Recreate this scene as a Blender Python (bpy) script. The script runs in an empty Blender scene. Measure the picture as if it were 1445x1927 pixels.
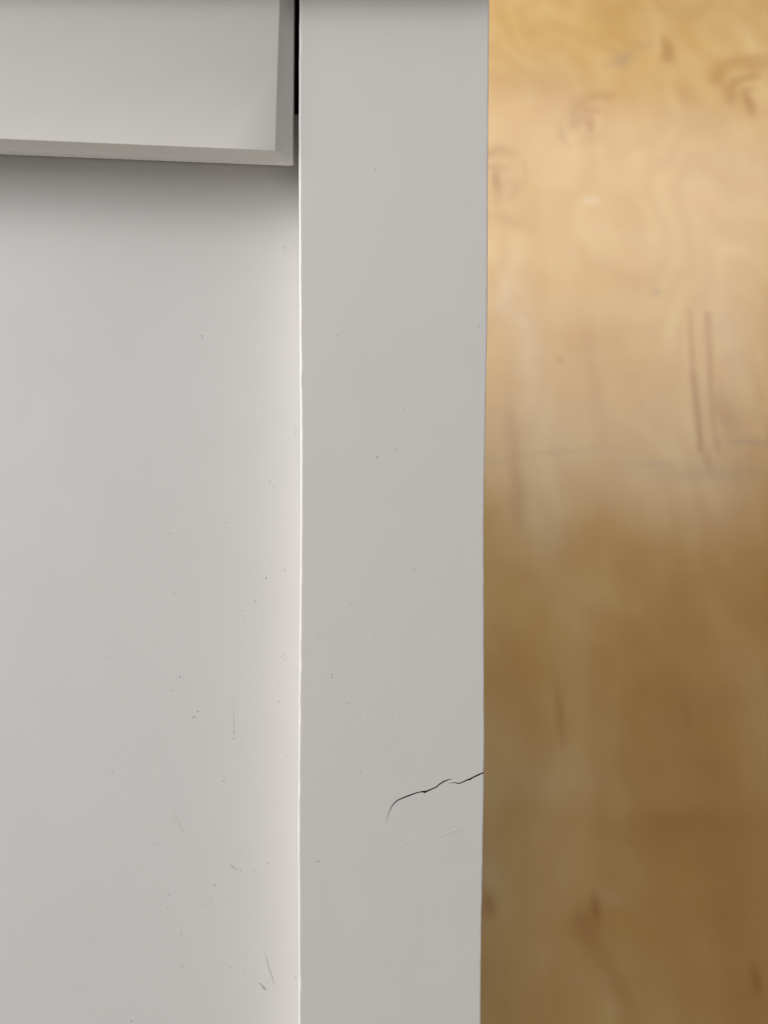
import bpy, bmesh, math, random
from mathutils import Vector, Matrix, noise
random.seed(7)
R = math.radians
scene = bpy.context.scene

# ------------------------------------------------------------------ camera
FPX, CXP, CYP, S = 1427.0, 722.5, 963.5, 0.12e-3      # focal length and centre in photo pixels, metres per pixel at the stile
DIST = FPX * S
cam_d = bpy.data.cameras.new('camera'); cam = bpy.data.objects.new('camera', cam_d)
scene.collection.objects.link(cam); scene.camera = cam
PITCH, ROLL = R(-1.45), R(0.2)
cam.location = (0, -DIST, 0.0043)
cam.rotation_euler = (Matrix.Rotation(R(90) + PITCH, 3, 'X') @ Matrix.Rotation(ROLL, 3, 'Z')).to_euler()
cam_d.sensor_fit = 'VERTICAL'; cam_d.sensor_height = 36.0; cam_d.sensor_width = 36.0
cam_d.lens = 36.0 * FPX / 1927.0
cam_d.clip_start = 0.01; cam_d.clip_end = 50
cam_d.dof.use_dof = True; cam_d.dof.focus_distance = DIST + 0.001
cam_d.dof.aperture_fstop = 9.5
CM = cam.rotation_euler.to_matrix()
def ray(px, py):
    return CM @ Vector(((px - CXP) / FPX, -(py - CYP) / FPX, -1.0))
def at(px, py, y):                                      # where the line of sight meets the plane at depth y
    d = ray(px, py); t = (y - cam.location.y) / d.y
    return cam.location + d * t

# ------------------------------------------------------------------ world and lamps (indoors: lamps only)
w = bpy.data.worlds.new('World'); scene.world = w; w.use_nodes = True
w.node_tree.nodes['Background'].inputs[0].default_value = (1.0, 0.98, 0.955, 1)
w.node_tree.nodes['Background'].inputs[1].default_value = 0.28
def area(name, loc, target, sx, sy, power, col, spin=0):
    l = bpy.data.lights.new(name, 'AREA'); l.shape = 'RECTANGLE'; l.size = sx; l.size_y = sy
    l.energy = power; l.color = col
    o = bpy.data.objects.new(name, l); scene.collection.objects.link(o); o.location = loc
    q = (Vector(target) - Vector(loc)).to_track_quat('-Z', 'Y')
    o.rotation_euler = (q.to_matrix() @ Matrix.Rotation(spin, 3, 'Z')).to_euler()
    return o
area('window_lamp', (-1.14, -0.36, 0.38), (0, 0, 0), 0.60, 0.70, 19.6, (1.0, 0.993, 0.985))
area('ceiling_lamp', (0.19, 0.085, 0.74), (0.19, 0.49, 0.20), 0.68, 0.56, 2.15, (1.0, 0.99, 0.985), R(-9))
area('fill_lamp', (-0.16, -1.00, 0.80), (0, 0, 0), 0.6, 0.5, 1.5, (1.0, 0.98, 0.96))  # added front fill, stands for no known source
scene.view_settings.view_transform = 'Standard'; scene.view_settings.look = 'None'
scene.view_settings.exposure = 0.0; scene.view_settings.gamma = 1.0
scene.render.resolution_x = 767; scene.render.resolution_y = 1024

# ------------------------------------------------------------------ materials
def new_mat(name):
    m = bpy.data.materials.new(name); m.use_nodes = True
    nt = m.node_tree; return m, nt, nt.nodes['Principled BSDF']
def N(nt, typ, **kw):
    n = nt.nodes.new(typ)
    for k, v in kw.items(): setattr(n, k, v)
    return n
def noise_tex(nt, vec, scale, detail=4, rough=0.55):
    n = N(nt, 'ShaderNodeTexNoise'); n.inputs['Scale'].default_value = scale
    n.inputs['Detail'].default_value = detail; n.inputs['Roughness'].default_value = rough
    nt.links.new(vec, n.inputs['Vector']); return n.outputs['Fac']
def mapping(nt, vec, scale):
    n = N(nt, 'ShaderNodeMapping'); n.inputs['Scale'].default_value = scale
    nt.links.new(vec, n.inputs['Vector']); return n.outputs['Vector']
def math_n(nt, op, a, b, clamp=False):
    n = N(nt, 'ShaderNodeMath', operation=op); n.use_clamp = clamp
    for i, v in enumerate((a, b)):
        if isinstance(v, (int, float)): n.inputs[i].default_value = v
        else: nt.links.new(v, n.inputs[i])
    return n.outputs[0]
def mixc(nt, fac, a, b, mode='MIX'):
    n = N(nt, 'ShaderNodeMix', data_type='RGBA', blend_type=mode)
    for i, v in ((0, fac), (6, a), (7, b)):
        if isinstance(v, (int, float)): n.inputs[i].default_value = v
        elif isinstance(v, tuple): n.inputs[i].default_value = (*v, 1)
        else: nt.links.new(v, n.inputs[i])
    return n.outputs[2]
def maprange(nt, v, a, b, c=0.0, d=1.0):
    n = N(nt, 'ShaderNodeMapRange'); nt.links.new(v, n.inputs[0])
    for i, x in enumerate((a, b, c, d)): n.inputs[i + 1].default_value = x
    return n.outputs[0]

def paint(name, col, rough, sanding=None):
    m, nt, p = new_mat(name)
    co = N(nt, 'ShaderNodeTexCoord').outputs['Object']
    cloud = noise_tex(nt, co, 45, 3)                    # slow mottling of the sprayed coat
    tone = mixc(nt, cloud, tuple(c * 0.975 for c in col), tuple(min(1, c * 1.02) for c in col))
    warm = noise_tex(nt, co, 18, 2)
    tone = mixc(nt, maprange(nt, warm, 0.3, 0.7, 0, 0.35), tone, (col[0] * 1.0, col[1] * 0.975, col[2] * 0.965))
    fine = noise_tex(nt, co, 5200, 2)
    tone = mixc(nt, maprange(nt, fine, 0.25, 0.75, 0.0, 0.06), tone, tuple(c * 0.8 for c in col))
    nt.links.new(tone, p.inputs['Base Color'])
    nt.links.new(maprange(nt, cloud, 0.3, 0.7, rough - 0.05, rough + 0.05), p.inputs['Roughness'])
    peel = noise_tex(nt, co, 700, 3)                    # orange peel
    wave = noise_tex(nt, co, 60, 2)
    h = math_n(nt, 'ADD', math_n(nt, 'MULTIPLY', peel, 0.000012), math_n(nt, 'MULTIPLY', wave, 0.00009))
    brush = noise_tex(nt, mapping(nt, co, (1, 1, .06)), 520, 3)   # faint drag of the brush along the board
    h = math_n(nt, 'ADD', h, math_n(nt, 'MULTIPLY', brush, 0.000010))
    if sanding:
        grit = noise_tex(nt, mapping(nt, co, (1, 1, 0.35)), 1500, 3, 0.6)
        fib = noise_tex(nt, mapping(nt, co, (1, 1, 0.03)), 1900, 2, 0.6)
        mask = None
        for (cx, cz, rx, rz, k) in sanding:
            sub = N(nt, 'ShaderNodeVectorMath', operation='SUBTRACT'); nt.links.new(co, sub.inputs[0])
            sub.inputs[1].default_value = (cx, 0, cz)
            mul = N(nt, 'ShaderNodeVectorMath', operation='MULTIPLY'); nt.links.new(sub.outputs[0], mul.inputs[0])
            mul.inputs[1].default_value = (1 / rx, 0, 1 / rz)
            ln = N(nt, 'ShaderNodeVectorMath', operation='LENGTH'); nt.links.new(mul.outputs[0], ln.inputs[0])
            g = maprange(nt, ln.outputs['Value'], 0.2, 1.0, k, 0.0)
            mask = g if mask is None else math_n(nt, 'MAXIMUM', mask, g)
        gf = math_n(nt, 'ADD', math_n(nt, 'MULTIPLY', grit, 0.00006), math_n(nt, 'MULTIPLY', fib, 0.000015))
        h = math_n(nt, 'ADD', h, math_n(nt, 'MULTIPLY', mask, gf))
    b = N(nt, 'ShaderNodeBump'); b.inputs['Distance'].default_value = 1.0; b.inputs['Strength'].default_value = 0.55
    nt.links.new(h, b.inputs['Height']); nt.links.new(b.outputs[0], p.inputs['Normal'])
    return m

PAINT = (0.725, 0.702, 0.678)
sa = at(690, 1345, 0); sb = at(800, 1250, 0); sc = at(860, 1450, 0)
M_stile = paint('stile_paint', PAINT, 0.42, [(sa.x, sa.z, 0.016, 0.015, 1.0), (sb.x, sb.z, 0.018, 0.010, .6), (sc.x, sc.z, 0.010, 0.02, .3)])
M_panel = paint('panel_paint', (0.708, 0.692, 0.676), 0.45)
M_drawer = paint('drawer_paint', (0.735, 0.708, 0.675), 0.42)

def flat(name, col, rough=0.7, bumpy=0.0):
    m, nt, p = new_mat(name)
    co = N(nt, 'ShaderNodeTexCoord').outputs['Object']
    f = noise_tex(nt, co, 900, 3)
    nt.links.new(mixc(nt, f, tuple(c * 0.6 for c in col), tuple(min(1, c * 1.3) for c in col)), p.inputs['Base Color'])
    p.inputs['Roughness'].default_value = rough
    return m
M_raw = flat('raw_wood', (0.10, 0.055, 0.04))
M_inside = flat('dark_fibreboard', (0.06, 0.042, 0.038), 0.8)
M_dust = flat('dust', (0.30, 0.27, 0.23), 0.9)
M_dark = flat('dark_grit', (0.035, 0.03, 0.028), 0.9)
M_pale = flat('pale_lint', (0.66, 0.64, 0.61), 0.9)

# ------------------------------------------------------------------ object helpers
def link(name, bm_or_me, mats, parent=None, smooth=False):
    if isinstance(bm_or_me, bmesh.types.BMesh):
        me = bpy.data.meshes.new(name); bm_or_me.normal_update(); bm_or_me.to_mesh(me); bm_or_me.free()
    else: me = bm_or_me
    for m in (mats if isinstance(mats, (list, tuple)) else [mats]): me.materials.append(m)
    if smooth:
        for p in me.polygons: p.use_smooth = True
    o = bpy.data.objects.new(name, me); scene.collection.objects.link(o); o.parent = parent
    return o
def box(bm, x0, x1, y0, y1, z0, z1):
    v = [bm.verts.new(c) for c in ((x0,y0,z0),(x1,y0,z0),(x1,y1,z0),(x0,y1,z0),(x0,y0,z1),(x1,y0,z1),(x1,y1,z1),(x0,y1,z1))]
    for f in ((0,3,2,1),(4,5,6,7),(0,1,5,4),(1,2,6,5),(2,3,7,6),(3,0,4,7)): bm.faces.new([v[i] for i in f])
def lerp_tab(tab, t):
    if t <= tab[0][0]:
        a, b = tab[0], tab[1]
    elif t >= tab[-1][0]:
        a, b = tab[-2], tab[-1]
    else:
        for a, b in zip(tab, tab[1:]):
            if a[0] <= t <= b[0]: break
    return a[1] + (b[1] - a[1]) * (t - a[0]) / (b[0] - a[0])

# ------------------------------------------------------------------ the cabinet
cab = bpy.data.objects.new('cabinet', None); scene.collection.objects.link(cab)
cab['label'] = 'off-white painted cabinet corner with a cracked stile, recessed panel and overlaid drawer front'
cab['category'] = 'cabinet'

# stile: one long board with softly rounded arrises, its edges a little uneven as measured
LEFT = [(-60, 563), (0, 563.2), (140, 562.4), (300, 562), (540, 563.2), (700, 564.2), (850, 565.2), (1000, 565), (1200, 563.6), (1400, 561.6), (1550, 560.6), (1700, 561), (1840, 562), (1990, 561), (2500, 559)]
RIGHT = [(-60, 921), (0, 920.5), (200, 918.5), (550, 917), (674, 915.6), (677, 914.2), (690, 915), (800, 913.2), (900, 911), (1000, 910.2), (1200, 910.6), (1400, 911.2), (1500, 910), (1600, 908.4), (1750, 905.6), (1850, 904.6), (1990, 904), (2500, 900)]
def nz(a, b): return noise.noise(Vector((a, b, 3.1)))
bm = bmesh.new(); rows = []
prof_n = 5; rL, rR, depth = 0.00050, 0.00022, 0.0185
yy = sorted(set(list(range(-60, 2450, 6)) + [674, 677]))
for py in yy:
    xl = at(lerp_tab(LEFT, py), py, 0); xr = at(lerp_tab(RIGHT, py), py, 0)
    z = xl.z; xL = xl.x + nz(py * .021, 0) * 4e-5 + nz(py * .13, 4) * 1e-5; xR = xr.x + nz(py * .05, 9) * 4e-5 + nz(py * .3, 5) * 1.2e-5
    r1 = rL * (1 + .35 * nz(py * .03, 20) + .2 * nz(py * .15, 22)); r2 = rR * (1 + .5 * nz(py * .03, 30))
    pts = [(xL, depth)]
    # left arris: a broad easing that faces left and forward
    for k in range(prof_n + 1):
        a = R(90) * k / prof_n
        pts.append((xL + r1 * (1 - math.cos(a)), r1 * 1.15 * (1 - math.sin(a))))
    pts.append((xL + r1 + .00025, 0))
    for k in range(1, 8): pts.append((xL + r1 + (xR - r2 - xL - r1) * k / 8, 0))
    pts.append((xR - r2 - .00025, 0))
    for k in range(prof_n + 1):
        a = R(90) * (1 - k / prof_n)
        pts.append((xR - r2 * (1 - math.cos(a)), r2 * (1 - math.sin(a))))
    pts.append((xR, depth))
    rows.append([bm.verts.new((x, y, z)) for x, y in pts])
for a, b in zip(rows, rows[1:]):
    n = len(a)
    for i in range(n): bm.faces.new((a[i], b[i], b[(i + 1) % n], a[(i + 1) % n]))
bm.faces.new(rows[0]); bm.faces.new(rows[-1][::-1])
bmesh.ops.recalc_face_normals(bm, faces=bm.faces)
stile = link('stile', bm, [M_stile, M_raw], cab)
# the crack, cut through the board's face as a real open split
C1 = [(727.5, 1554, 0), (729.5, 1541, .35), (732, 1532, .7), (737, 1522, 1.0), (743, 1514.5, 1.25), (748, 1510.5, 1.4), (757, 1506.5, 1.5), (766, 1503, 1.7), (774, 1500, 1.6), (783, 1496.5, 1.4),
      (790, 1495, 1.2), (796, 1494, 1.9), (799, 1495, 3.0), (804, 1493, 1.9), (812, 1489.5, 1.6), (821, 1485.6, 1.5), (828, 1479.5, 1.5), (835, 1475, 1.6), (843, 1472, 1.2), (849, 1470.3, .6), (853, 1470, 0)]
C2 = [(844, 1478, 0), (850, 1477.8, .6), (856, 1476.8, .9), (861, 1478.4, 1.3), (866, 1478.3, 1.3), (872, 1475.5, 1.4), (880, 1471.8, 1.7), (885, 1470.6, 2.2), (890, 1467.6, 1.7), (899, 1463.2, 1.9), (906, 1460, 1.6), (912, 1457.6, 1.9), (918, 1455, 2.0)]
def cutter(tab):
    bm = bmesh.new(); up, lo = [], []
    for i, (x, y, wd) in enumerate(tab):
        a = tab[max(0, i - 1)]; b = tab[min(len(tab) - 1, i + 1)]
        d = Vector((b[0] - a[0], b[1] - a[1])).normalized(); n = Vector((-d.y, d.x)) * (max(wd, .12) * 0.80)
        up.append((x - n.x, y - n.y)); lo.append((x + n.x, y + n.y))
    ring = up + lo[::-1]
    f = [bm.verts.new(at(x, y, -0.0012)) for x, y in ring]
    g = [bm.verts.new(Vector((v.co.x + .0002, 0.0075, v.co.z + .0004))) for v in f]
    n = len(f)
    for i in range(n): bm.faces.new((f[i], f[(i + 1) % n], g[(i + 1) % n], g[i]))
    # caps as quads across the split
    m = len(tab)
    for i in range(m - 1):
        bm.faces.new((f[i], f[n - 1 - i], f[n - 2 - i], f[i + 1])); bm.faces.new((g[i], g[i + 1], g[n - 2 - i], g[n - 1 - i]))
    bmesh.ops.recalc_face_normals(bm, faces=bm.faces)
    return link('crack_cutter', bm, [M_stile, M_raw])
cuts = []
for t in (C1, C2):
    c = cutter(t)
    for p in c.data.polygons: p.material_index = 1
    cuts.append(c)
    md = stile.modifiers.new('cut', 'BOOLEAN'); md.operation = 'DIFFERENCE'; md.solver = 'EXACT'; md.object = c
dg = bpy.context.evaluated_depsgraph_get()
me = bpy.data.meshes.new_from_object(stile.evaluated_get(dg))
stile.modifiers.clear(); stile.data = me; me.name = 'stile'
for c in cuts: bpy.data.objects.remove(c)
for p in me.polygons: p.use_smooth = True
try: me.set_sharp_from_angle(angle=R(35))
except Exception: pass

# recessed panel
PY = 0.0138
bm = bmesh.new()
top = at(556, 214, PY).z
box(bm, -0.26, at(560, 900, 0).x + 0.002, PY, PY + 0.006, -0.19, top)
bmesh.ops.bevel(bm, geom=[e for e in bm.edges], offset=0.0004, segments=2, affect='EDGES')
panel = link('recessed_panel', bm, M_panel, cab)

# drawer front: rings of one closed profile, from the flat face round the eased edge to the back
bm = bmesh.new()
def ring(x_t, x_b, y_l, y_r, dep, inset=0.0):
    # x at top / bottom corner, y at the photo's left edge / at the corner; extended past the frame
    def ex(px0, py0, px1, py1, t): return (px0 + (px1 - px0) * t, py0 + (py1 - py0) * t)
    c = at(x_b, y_r, dep)
    tl = ex(x_b, y_r, x_t, 0, 1.1); bl = ex(x_b, y_r, 0, y_l, 2.6)
    T = at(*tl, dep); B = at(*bl, dep); F = Vector((B.x, dep, T.z))
    if inset:
        c.x -= inset; c.z += inset; T.x -= inset; B.z += inset
    return [T, c, B, F]
specs = [ (525.0, 516.5, 260.6, 282.6, -0.0012), (526.5, 518.0, 261.4, 283.6, -0.00115), (529.5, 521.5, 263.6, 286.2, -0.0006), (536, 529.5, 268.5, 291.2, 0.0005),
          (547, 543.5, 277.8, 300.6, 0.0016), (553.2, 550.8, 283.6, 306.4, 0.0021), (555.2, 553.2, 290.2, 312.4, 0.0042)]
rings = [ring(*s) for s in specs]
# the corner itself is slightly rounded: split each corner in an arc
def rounded(rg, rad):
    T, c, B, F = rg
    u = (T - c).normalized(); v = (B - c).normalized(); out = [T]
    for k in range(7):
        a = k / 6.0
        p = c + u * rad * (1 - a) ** 2 + v * rad * a ** 2
        out.append(p)
    return out + [B, F]
rv = []
for rg, rad in zip(rings, (.0002, .0003, .0005, .0006, .0006, .0007, .0008)):
    pts = rounded(rg, rad)
    rv.append(pts)
# subdivide long edges so small waves read as hand-eased edges
def densify(pts, wob, seed):
    out = []
    n = len(pts)
    for i in range(n):
        a, b = pts[i], pts[(i + 1) % n]
        k = 60 if (a - b).length > 0.02 and i in (0, 7) else 1
        for j in range(k):
            p = a.lerp(b, j / k).copy()
            if wob and 0 < i <= 7 or (wob and j):
                p.x += nz(p.z * 900 + seed, 1) * wob; p.z += nz(p.x * 900 + seed, 2) * wob
            out.append(p)
    return out
vr = []
for i, pts in enumerate(rv):
    vr.append([bm.verts.new(p) for p in densify(pts, 3.5e-5 if i in (0, 6) else 1e-5, i * 3.3)])
bk = ring(*specs[-1][:4], 0.0042, 0.004)
back = [bm.verts.new(p) for p in densify(rounded(bk, .0005), 0, 0)]
back2 = [bm.verts.new(Vector((v.co.x, 0.0132, v.co.z))) for v in back]
vr += [back, back2]
for a, b in zip(vr, vr[1:]):
    n = len(a)
    for i in range(n): bm.faces.new((a[i], a[(i + 1) % n], b[(i + 1) % n], b[i]))
bm.faces.new(vr[0]); bm.faces.new(vr[-1][::-1])
bmesh.ops.recalc_face_normals(bm, faces=bm.faces)
dr = link('drawer_front', bm, M_drawer, cab, smooth=True)
for pl in dr.data.polygons:
    if len(pl.vertices) > 6: pl.use_smooth = False          # the flat face and the back stay flat
try: dr.data.set_sharp_from_angle(angle=R(28))
except Exception: pass

# carcass behind (closed, dark inside)
xR = at(915, 0, 0).x - 0.0035; xLc = -0.26
bm = bmesh.new()
box(bm, xLc, xR, 0.062, 0.068, -0.15, 0.145)           # back
box(bm, xR - 0.012, xR, 0.0187, 0.0618, -0.15, 0.145)  # right side
box(bm, xLc - 0.012, xLc - .0002, 0.0187, 0.068, -0.15, 0.145)
box(bm, xLc, xR - .0122, 0.0187, 0.0618, -0.15, -0.138)
box(bm, xLc, xR - .0122, 0.0187, 0.0618, 0.137, 0.145)
link('carcass', bm, M_inside, cab)
bm = bmesh.new()
box(bm, -0.27, at(918, 0, 0).x, -0.0095, -0.0024, 0.1175, 0.150)
box(bm, -0.27, at(905, 0, 0).x, -0.0024, 0.075, 0.1460, 0.150)
bmesh.ops.bevel(bm, geom=[e for e in bm.edges], offset=0.001, segments=2, affect='EDGES')
link('countertop', bm, M_drawer, cab)

# ------------------------------------------------------------------ grit, lint and scratches caught in the paint
def fleck(bm, p, rx, rz, ang, h=0.00004):
    n = 7; u = Vector((math.cos(ang), 0, math.sin(ang))); v = Vector((-math.sin(ang), 0, math.cos(ang)))
    rim = []
    for k in range(n):
        a = 2 * math.pi * k / n; q = random.uniform(.7, 1.25)
        rim.append(bm.verts.new(p + u * rx * math.cos(a) * q + v * rz * math.sin(a) * q + Vector((0, 0.00001, 0))))
    c = bm.verts.new(p + Vector((0, -h, 0)))
    for k in range(n): bm.faces.new((rim[k], c, rim[(k + 1) % n]))
def thread(bm, pts, dep, r):
    P = [at(x, y, dep) + Vector((0, -r * .4, 0)) for x, y in pts]
    # smooth (Catmull-Rom)
    Q = []
    for i in range(len(P) - 1):
        p0 = P[max(0, i - 1)]; p1 = P[i]; p2 = P[i + 1]; p3 = P[min(len(P) - 1, i + 2)]
        for k in range(5):
            t = k / 5
            Q.append(0.5 * ((2 * p1) + (p2 - p0) * t + (2 * p0 - 5 * p1 + 4 * p2 - p3) * t * t + (3 * p1 - p0 - 3 * p2 + p3) * t ** 3))
    Q.append(P[-1]); prev = None; n = len(Q)
    for i, q in enumerate(Q):
        d = (Q[min(n - 1, i + 1)] - Q[max(0, i - 1)]).normalized(); s = Vector((-d.z, 0, d.x)); f = Vector((0, -1, 0))
        rr = r * (math.sin(math.pi * (i + .3) / (n - .4)) ** .6)
        cur = [bm.verts.new(q + (s * math.cos(a) + f * math.sin(a)) * rr) for a in (0, R(90), R(180), R(270))]
        if prev:
            for k in range(4): bm.faces.new((prev[k], prev[(k + 1) % 4], cur[(k + 1) % 4], cur[k]))
        prev = cur
def marks(name, parent, dep, dark, grey, threads, pale_threads=()):
    for nm, mat, dots, th in (('dark', M_dark, dark, ()), ('grey', M_dust, grey, threads), ('pale', M_pale, (), pale_threads)):
        if not dots and not th: continue
        bm = bmesh.new()
        for (x, y, a, b, an) in dots: fleck(bm, at(x, y, dep), a * S * (1 + dep / DIST), b * S * (1 + dep / DIST), R(an))
        for (pts, r) in th: thread(bm, pts, dep, r * S)
        o = link({'dark': 'grit', 'grey': 'dust_specks', 'pale': 'lint'}[nm], bm, mat, parent); o['kind'] = 'stuff'
pd = [(247.5, 1921, 1.5, 1.5, 0), (501, 1088, .9, 2.6, -10), (536, 1073.5, 1.2, 1.2, 0), (373, 1339, 1.3, 2.3, 25), (212, 1448.5, 1.0, 1.0, 0), (212.5, 1453.5, .8, 1.3, 20), (318.5, 1685, 1.1, 1.1, 0),
      (341.5, 1752.5, 1.0, 1.0, 0), (341, 1759.5, 1.2, 1.1, 0), (461, 1825.5, 1.1, 1.0, 0), (543, 1693, 1.1, 1.1, 0), (453, 1638.5, 1.3, 1.1, 0), (481, 1131.5, .8, 2.2, -8), (339, 1273.5, 2.4, .9, 45), (540, 1424, 1.2, .9, 0), (556, 1839, .7, 2.4, 0)]
pg = [(292, 1064, 1.3, 1.2, 0), (297, 1060, 1.3, .8, 30), (301, 1078, 1.6, .7, -30), (362, 1050, 1.0, 1.2, 0), (425, 983, 1.2, 1.2, 0), (528, 1039, 1, 1.2, 0), (488, 1069, 1, 1, 0), (499, 1114, 1, 1, 0), (518, 1117, 1, 1.2, 0),
      (457, 1149, 2, .9, -30), (460, 1164, .8, 1.7, 0), (491, 1217, 1.1, 1, 0), (465, 1227.5, 1, 1, 0), (490, 1242, 1, 1.2, 0), (294, 1216, .9, 1, 0), (201, 1237.5, 1.2, 1.2, 0), (346, 1275, 1, .8, 0), (323, 1299, 3, .7, -15), (366, 1349, 4.5, 1.2, 20), (362, 1351, 2, 1, 0),
      (457, 1277, 1.2, 1, 0), (503, 1280, 1, 1.2, 0), (442, 1314, 1.1, 1.1, 0), (460, 1354.5, 1, 1, 0), (525, 1320, .7, 3, 10), (482, 1384.5, 1.5, .8, -40), (456, 1405, 1.2, 1.2, 0), (441, 1378, .6, 6, 0), (440, 1390, .9, 3, 0), (461, 1460, 1.7, .9, 10), (513, 1472.5, 1, 1.2, 0), (421, 1470, 4.5, .7, -8),
      (366, 1535, 1.2, 1.2, 0), (457, 1606.5, 1.1, 1, 0), (505, 1625, 1, 1.7, 0), (548, 1645, 1.1, .9, 0), (404, 1666, 5, .8, 22), (480, 1639, 4, .6, -20), (540, 1770, 1, .9, 0), (346.5, 1795, 1.3, 1.2, 0), (344, 1819, 1.2, 2, 0), (316, 1709.5, .9, 2, 25), (434, 1820, 1.2, 1.2, 0), (515, 1525, .8, .8, 0), (497, 1860, 3, 1.6, -35),
      (534, 1231, 1.1, 2, 30), (530, 1236, 1.6, 1, 0), (536, 1240, 2, .9, -45), (539, 1235, 1.6, .7, -40), (381, 632, 1.8, 1.6, 20), (382, 636, 1, 1.6, 0), (536, 466, 1.4, 1.7, 0), (537, 471, 1, 1, 0), (94, 867, .9, .9, 0), (508, 905, 1.3, 1.4, 0), (516, 917, 1.3, 1, 0), (320, 1004, 1.2, 1.3, 0),
      (328, 1116, 4, .7, 15), (305, 1089, 1, 1, 0), (556.5, 810, 1.0, 1.2, 0), (556.8, 817, 1.2, 1.6, 0), (548, 1016, .8, 1, 0), (292, 1588, .6, 3, -20), (327, 1541, .8, 2, 0)]
for _ in range(46):
    x = min(550, random.gauss(470, 55)); y = random.uniform(880, 1900); a = random.uniform(.35, .75)
    pg.append((x, y, a, a * random.uniform(.7, 1.4), random.uniform(0, 90)))
for _ in range(22):
    a = random.uniform(.3, .6); pg.append((random.uniform(0, 450), random.uniform(430, 1920), a, a, 0))
pt = [([(498.5, 1793), (503, 1808), (506, 1822), (512, 1838), (516.5, 1855)], .3), ([(434, 1626), (439, 1632), (444, 1635.5), (449, 1636)], .4), ([(487, 1849), (493, 1854), (498, 1860), (502, 1862)], .7)]
ppt = [([(290, 1689), (302, 1686), (313, 1681.5)], .33), ([(366, 1702), (378, 1704.5), (390, 1702), (398, 1693), (400, 1683)], .27), ([(437, 1203), (443, 1204), (449, 1203), (455, 1207), (457, 1211)], .30), ([(440, 1330), (439.5, 1350), (441, 1375)], .24),
       ([(180, 1911), (195, 1909), (212, 1911)], .27), ([(326, 1524), (336, 1548), (352, 1574)], .19)]
marks('panel', panel, PY, pd, pg, pt, ppt)
sd = [(706, 319.5, 1.0, 1.2, 0), (710, 860, 1.3, 1.5, 20), (746, 846.5, 1.3, 1.4, 0), (900.5, 614.5, 1.2, 1.2, 0), (625.5, 1274.5, 1.2, 1.2, 0), (779, 1072.5, 1, 1.3, 30), (748, 1043, .9, .9, 0)]
sg = [(681, 432, 1.2, .9, 30), (668, 436, 1, 1, 0), (624, 1269, .8, 2.4, -20), (581, 1282, 1, 1, 0), (601, 1200.5, .8, 2, -15), (594, 1197.5, .9, 1, 0), (705, 1201.5, 1.2, 1, 0), (660, 1135.5, 1.1, 1.1, 0), (581, 1067, 1.2, .8, 0), (584.5, 1229, .8, .8, 0), (655.5, 1323, .6, 2.4, 0), (679, 1454, 1.2, 1.2, 0), (626, 1409, 1, 1, 0), (705, 1159, .8, .8, 0),
      (600, 1621, 4.5, .8, -15), (594, 1622, .9, 1.4, 0), (576, 1534, 1.2, .9, 0), (634, 631, 2.4, .6, 35), (760, 771, 2.2, .6, 50), (869, 158, .8, .8, 0), (694, 906, 1.4, .9, 0), (751, 1122, .8, .8, 0), (832, 1284, .7, .7, 0), (765, 1586, .7, 1.7, -20), (872, 866, .8, .8, 0)]
for _ in range(26):
    a = random.uniform(.3, .6); sg.append((random.uniform(575, 900), random.uniform(40, 1900), a, a, 0))
marks('stile', stile, 0, sd, sg, ())
# hairline ridge in the paint below the crack
bm = bmesh.new()
thread(bm, [(764, 1588), (770, 1581), (782, 1577), (800, 1579), (814, 1577), (824, 1573)], 0, .2 * S)
thread(bm, [(822, 1576), (834, 1570), (845, 1565), (858, 1561), (872, 1551)], 0, .36 * S)
link('paint_ridge', bm, M_stile, stile, smooth=True)

# ------------------------------------------------------------------ plywood sheet behind, leaning away at the top
TH = R(30); P0 = Vector((0, 0.18, 0)); UX = Vector((1, 0, 0)); UV = Vector((0, math.sin(TH), math.cos(TH))); NN = Vector((0, -math.cos(TH), math.sin(TH)))
def ply(px, py):
    d = ray(px, py); t = (P0 - cam.location).dot(NN) / d.dot(NN); q = cam.location + d * t - P0
    return q.dot(UX), q.dot(UV)
feat = []       # stains, plus painted shade and reflections: (u, v, ru, rv, strength, kind) kind 0 brown, 1 grey, 2 pale
def F(px, py, rx, ry, k, kind, ang=0):
    u, v = ply(px, py); u2, _ = ply(px + rx, py); _, v2 = ply(px, py - ry)
    feat.append((u, v, abs(u2 - u), abs(v2 - v), k, kind, R(ang)))
F(1110, 232, 8, 16, 1.0, 0); F(1098, 205, 14, 10, .6, 0, 30); F(1108, 262, 18, 12, .35, 0); F(1080, 215, 10, 24, .35, 1)
F(1408, 192, 9, 24, .95, 0); F(1350, 150, 14, 14, .5, 0); F(1430, 118, 40, 10, .5, 0, 10)
F(934, 340, 8, 28, 1.0, 0); F(940, 290, 20, 8, .4, 0, -10); F(960, 350, 12, 28, .3, 1); F(975, 352, 12, 12, .35, 0); F(960, 415, 50, 12, .3, 0, -25)
F(1257, 92, 10, 20, .85, 0); F(1253, 108, 10, 8, .7, 0); F(1170, 112, 26, 9, .8, 1, 40); F(1210, 85, 30, 8, .4, 1, 10); F(1235, 551, 8, 8, .8, 1); F(1110, 378, 14, 7, .9, 2); F(1058, 255, 10, 12, .5, 1, -30)
F(1290, 180, 20, 20, .3, 0); F(1300, 225, 60, 20, .25, 1, -10); F(1040, 170, 60, 30, .2, 1, 15); F(1350, 300, 120, 50, .25, 0); F(1000, 150, 90, 50, .25, 0); F(1300, 20, 160, 40, .25, 1)
F(1052, 677, 7, 8, .4, 0); F(1115, 700, 16, 90, .3, 0); F(966, 840, 12, 90, .35, 0); F(975, 950, 16, 60, .3, 0); F(1330, 870, 8, 20, .6, 0); F(1365, 780, 22, 45, .55, 0)
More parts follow.
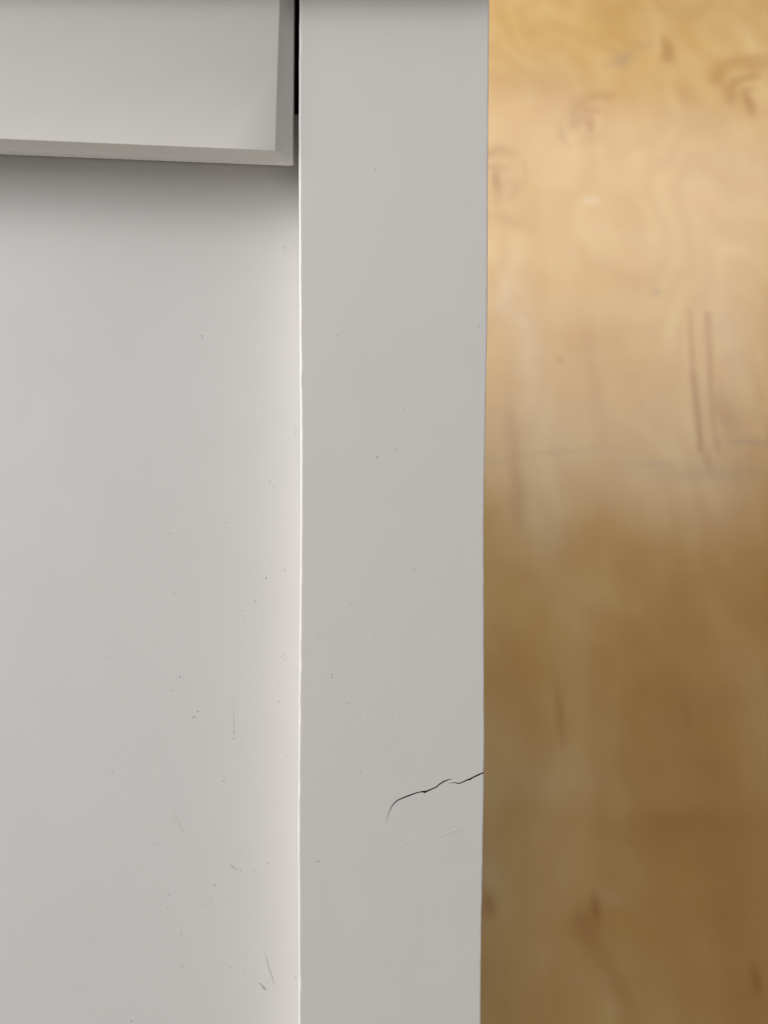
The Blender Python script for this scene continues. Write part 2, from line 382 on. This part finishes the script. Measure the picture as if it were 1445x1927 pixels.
F(990, 640, 24, 90, .7, 2, 0); F(950, 560, 22, 70, .6, 2, -12); F(1370, 620, 40, 110, .35, 2); F(1020, 980, 46, 70, .55, 2); F(1020, 800, 60, 60, .3, 2)  # tall pale streaks: varnish reflections painted into the colour
F(1410, 832, 46, 5, .9, 1); F(1230, 873, 50, 5, .6, 1); F(1050, 850, 80, 5, .4, 1, 4); F(920, 868, 40, 5, .35, 1); F(1330, 892, 110, 14, .5, 1)
F(1121, 1712, 7, 26, 1.0, 0); F(1095, 1740, 26, 30, .4, 0, -40); F(1150, 1690, 26, 14, .4, 2, -20); F(1422, 1840, 9, 26, .9, 0); F(920, 1700, 14, 26, .7, 0); F(925, 1640, 22, 40, .4, 2); F(1140, 1820, 22, 90, .4, 0, 25)
F(1400, 1650, 170, 520, .55, 0, 6); F(1440, 1050, 110, 200, .3, 0); F(1288, 1340, 7, 26, .5, 0); F(1052, 1340, 8, 50, .4, 0); F(1180, 1480, 140, 20, .12, 2, -8)  # broad first patch: amber wood tone plus shade painted into the colour
F(1290, 1545, 90, 18, .3, 0); F(1000, 1480, 60, 30, .25, 2); F(1190, 1580, 70, 30, .25, 0, -30)
LINES = [([(1080, 236), (1080, 212), (1092, 190), (1118, 180), (1150, 181)], 20, .45), ([(1096, 232), (1100, 212), (1112, 206), (1126, 208)], 13, .6), ([(1050, 225), (1056, 262), (1070, 276)], 6, .3),
         ([(1128, 262), (1140, 232), (1142, 205)], 5, .28), ([(1374, 190), (1372, 164), (1388, 150), (1412, 146), (1420, 140)], 16, .6), ([(1392, 176), (1400, 168), (1416, 166)], 9, .55), ([(1345, 150), (1362, 124), (1395, 110), (1440, 112)], 24, .45),
         ([(916, 292), (940, 280), (960, 288)], 18, .6), ([(918, 316), (934, 310), (950, 318)], 8, .7), ([(984, 300), (990, 340), (976, 362), (958, 372)], 6, .3), ([(975, 560), (1000, 600), (1008, 690)], 5, .12),
         ([(1298, 585), (1299, 640), (1303, 700)], 4.5, .7), ([(1303, 700), (1311, 770), (1318, 848)], 6, 1.0), ([(1330, 590), (1334, 660), (1336, 720), (1340, 790), (1352, 850)], 7, .65), ([(1318, 850), (1330, 852)], 4, .6)]
lines = [([ply(*p) for p in L], wd * S * 2.2, k) for L, wd, k in LINES]
def seg_d(u, v, a, b):
    du, dv = b[0] - a[0], b[1] - a[1]; t = max(0, min(1, ((u - a[0]) * du + (v - a[1]) * dv) / (du * du + dv * dv)))
    return math.hypot(u - a[0] - t * du, v - a[1] - t * dv)
def stain_and_light(u, v):
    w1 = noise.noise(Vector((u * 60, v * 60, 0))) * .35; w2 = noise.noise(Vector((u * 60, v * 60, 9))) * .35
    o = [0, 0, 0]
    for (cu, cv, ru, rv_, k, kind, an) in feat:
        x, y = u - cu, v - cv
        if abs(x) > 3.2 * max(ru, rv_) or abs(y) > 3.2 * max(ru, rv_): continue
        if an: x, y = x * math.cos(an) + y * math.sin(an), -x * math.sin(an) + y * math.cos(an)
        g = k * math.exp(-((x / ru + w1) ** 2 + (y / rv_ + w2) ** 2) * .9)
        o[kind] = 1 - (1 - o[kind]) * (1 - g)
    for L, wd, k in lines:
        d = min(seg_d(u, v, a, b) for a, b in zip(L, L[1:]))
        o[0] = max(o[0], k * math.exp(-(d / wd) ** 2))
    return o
U0, U1, V0, V1 = 0.02, 0.34, -0.21, 0.47; step = 0.0014
us = [-0.45] + [U0 + (U1 - U0) * i / int((U1 - U0) / step) for i in range(int((U1 - U0) / step) + 1)] + [0.75]
vs = [-0.45] + [V0 + (V1 - V0) * i / int((V1 - V0) / step) for i in range(int((V1 - V0) / step) + 1)] + [0.80]
verts, faces, cols = [], [], []
for v in vs:
    for u in us:
        verts.append((u, 0, v)); s = stain_and_light(u, v) if (U0 <= u <= U1 and V0 <= v <= V1) else (0, 0, 0); cols.append(s)
nu = len(us)
for j in range(len(vs) - 1):
    for i in range(nu - 1):
        a = j * nu + i; faces.append((a, a + 1, a + nu + 1, a + nu))
nf = len(verts)
for (u, v) in ((us[0], vs[0]), (us[-1], vs[0]), (us[-1], vs[-1]), (us[0], vs[-1])): verts.append((u, 0.018, v)); cols.append((0, 0, 0))
faces.append((nf, nf + 3, nf + 2, nf + 1))
n_v = len(vs)
faces.append([i for i in range(nu)][::-1] + [nf, nf + 1])
faces.append([(n_v - 1) * nu + i for i in range(nu)] + [nf + 2, nf + 3])
faces.append([j * nu for j in range(n_v)] + [nf + 3, nf])
faces.append([j * nu + nu - 1 for j in range(n_v)][::-1] + [nf + 1, nf + 2])
me = bpy.data.meshes.new('plywood_sheet'); me.from_pydata(verts, [], faces); me.validate()
at_ = me.color_attributes.new('stain_and_light', 'FLOAT_COLOR', 'POINT')
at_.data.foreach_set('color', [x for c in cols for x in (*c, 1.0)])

m, nt, p = new_mat('birch_plywood')
co = N(nt, 'ShaderNodeTexCoord').outputs['Object']
att = N(nt, 'ShaderNodeAttribute'); att.attribute_name = 'stain_and_light'
sep = N(nt, 'ShaderNodeSeparateColor'); nt.links.new(att.outputs['Color'], sep.inputs[0])
grain = noise_tex(nt, mapping(nt, co, (1, 1, .3)), 34, 4)
figure = noise_tex(nt, mapping(nt, co, (1, 1, .7)), 22, 5)
fine = noise_tex(nt, mapping(nt, co, (1, 1, .05)), 420, 3)
c = mixc(nt, maprange(nt, figure, .32, .68), (0.56, 0.318, 0.072), (0.67, 0.450, 0.175))
c = mixc(nt, maprange(nt, grain, .35, .7, 0, .4), c, (0.53, 0.290, 0.06))
c = mixc(nt, maprange(nt, fine, .3, .7, 0, .10), c, (0.44, 0.22, 0.05))
bands = noise_tex(nt, mapping(nt, co, (1, 1, .45)), 9, 2, .45)
bands = math_n(nt, 'SINE', math_n(nt, 'ADD', math_n(nt, 'MULTIPLY', bands, 85), math_n(nt, 'MULTIPLY', sep.outputs[0], 5)), 0)
c = mixc(nt, maprange(nt, bands, -1, 1, 0, .24), c, (0.47, 0.235, 0.045))
c = mixc(nt, math_n(nt, 'MULTIPLY', sep.outputs[2], .45), c, (0.72, 0.58, 0.42))
c = mixc(nt, math_n(nt, 'MULTIPLY', sep.outputs[1], .60), c, (0.30, 0.20, 0.11))
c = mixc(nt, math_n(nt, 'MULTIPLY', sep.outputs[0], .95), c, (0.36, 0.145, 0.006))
nt.links.new(c, p.inputs['Base Color'])
p.inputs['Roughness'].default_value = 0.5; p.inputs['IOR'].default_value = 1.45
p.inputs['Coat Weight'].default_value = 1.0; p.inputs['Coat IOR'].default_value = 1.68
p.inputs['Specular IOR Level'].default_value = 0.2
nt.links.new(maprange(nt, figure, .3, .7, 0.15, 0.24), p.inputs['Coat Roughness'])
streak = noise_tex(nt, mapping(nt, co, (1, 1, .07)), 36, 2)
b = N(nt, 'ShaderNodeBump'); b.inputs['Distance'].default_value = 1.0; b.inputs['Strength'].default_value = .5
nt.links.new(math_n(nt, 'MULTIPLY', streak, 0.0007), b.inputs['Height']); nt.links.new(b.outputs[0], p.inputs['Coat Normal'])
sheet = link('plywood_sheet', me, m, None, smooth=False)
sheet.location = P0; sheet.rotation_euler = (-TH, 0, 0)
sheet['label'] = 'knotty honey-coloured plywood sheet with glossy varnish, out of focus behind the cabinet'
sheet['category'] = 'plywood sheet'
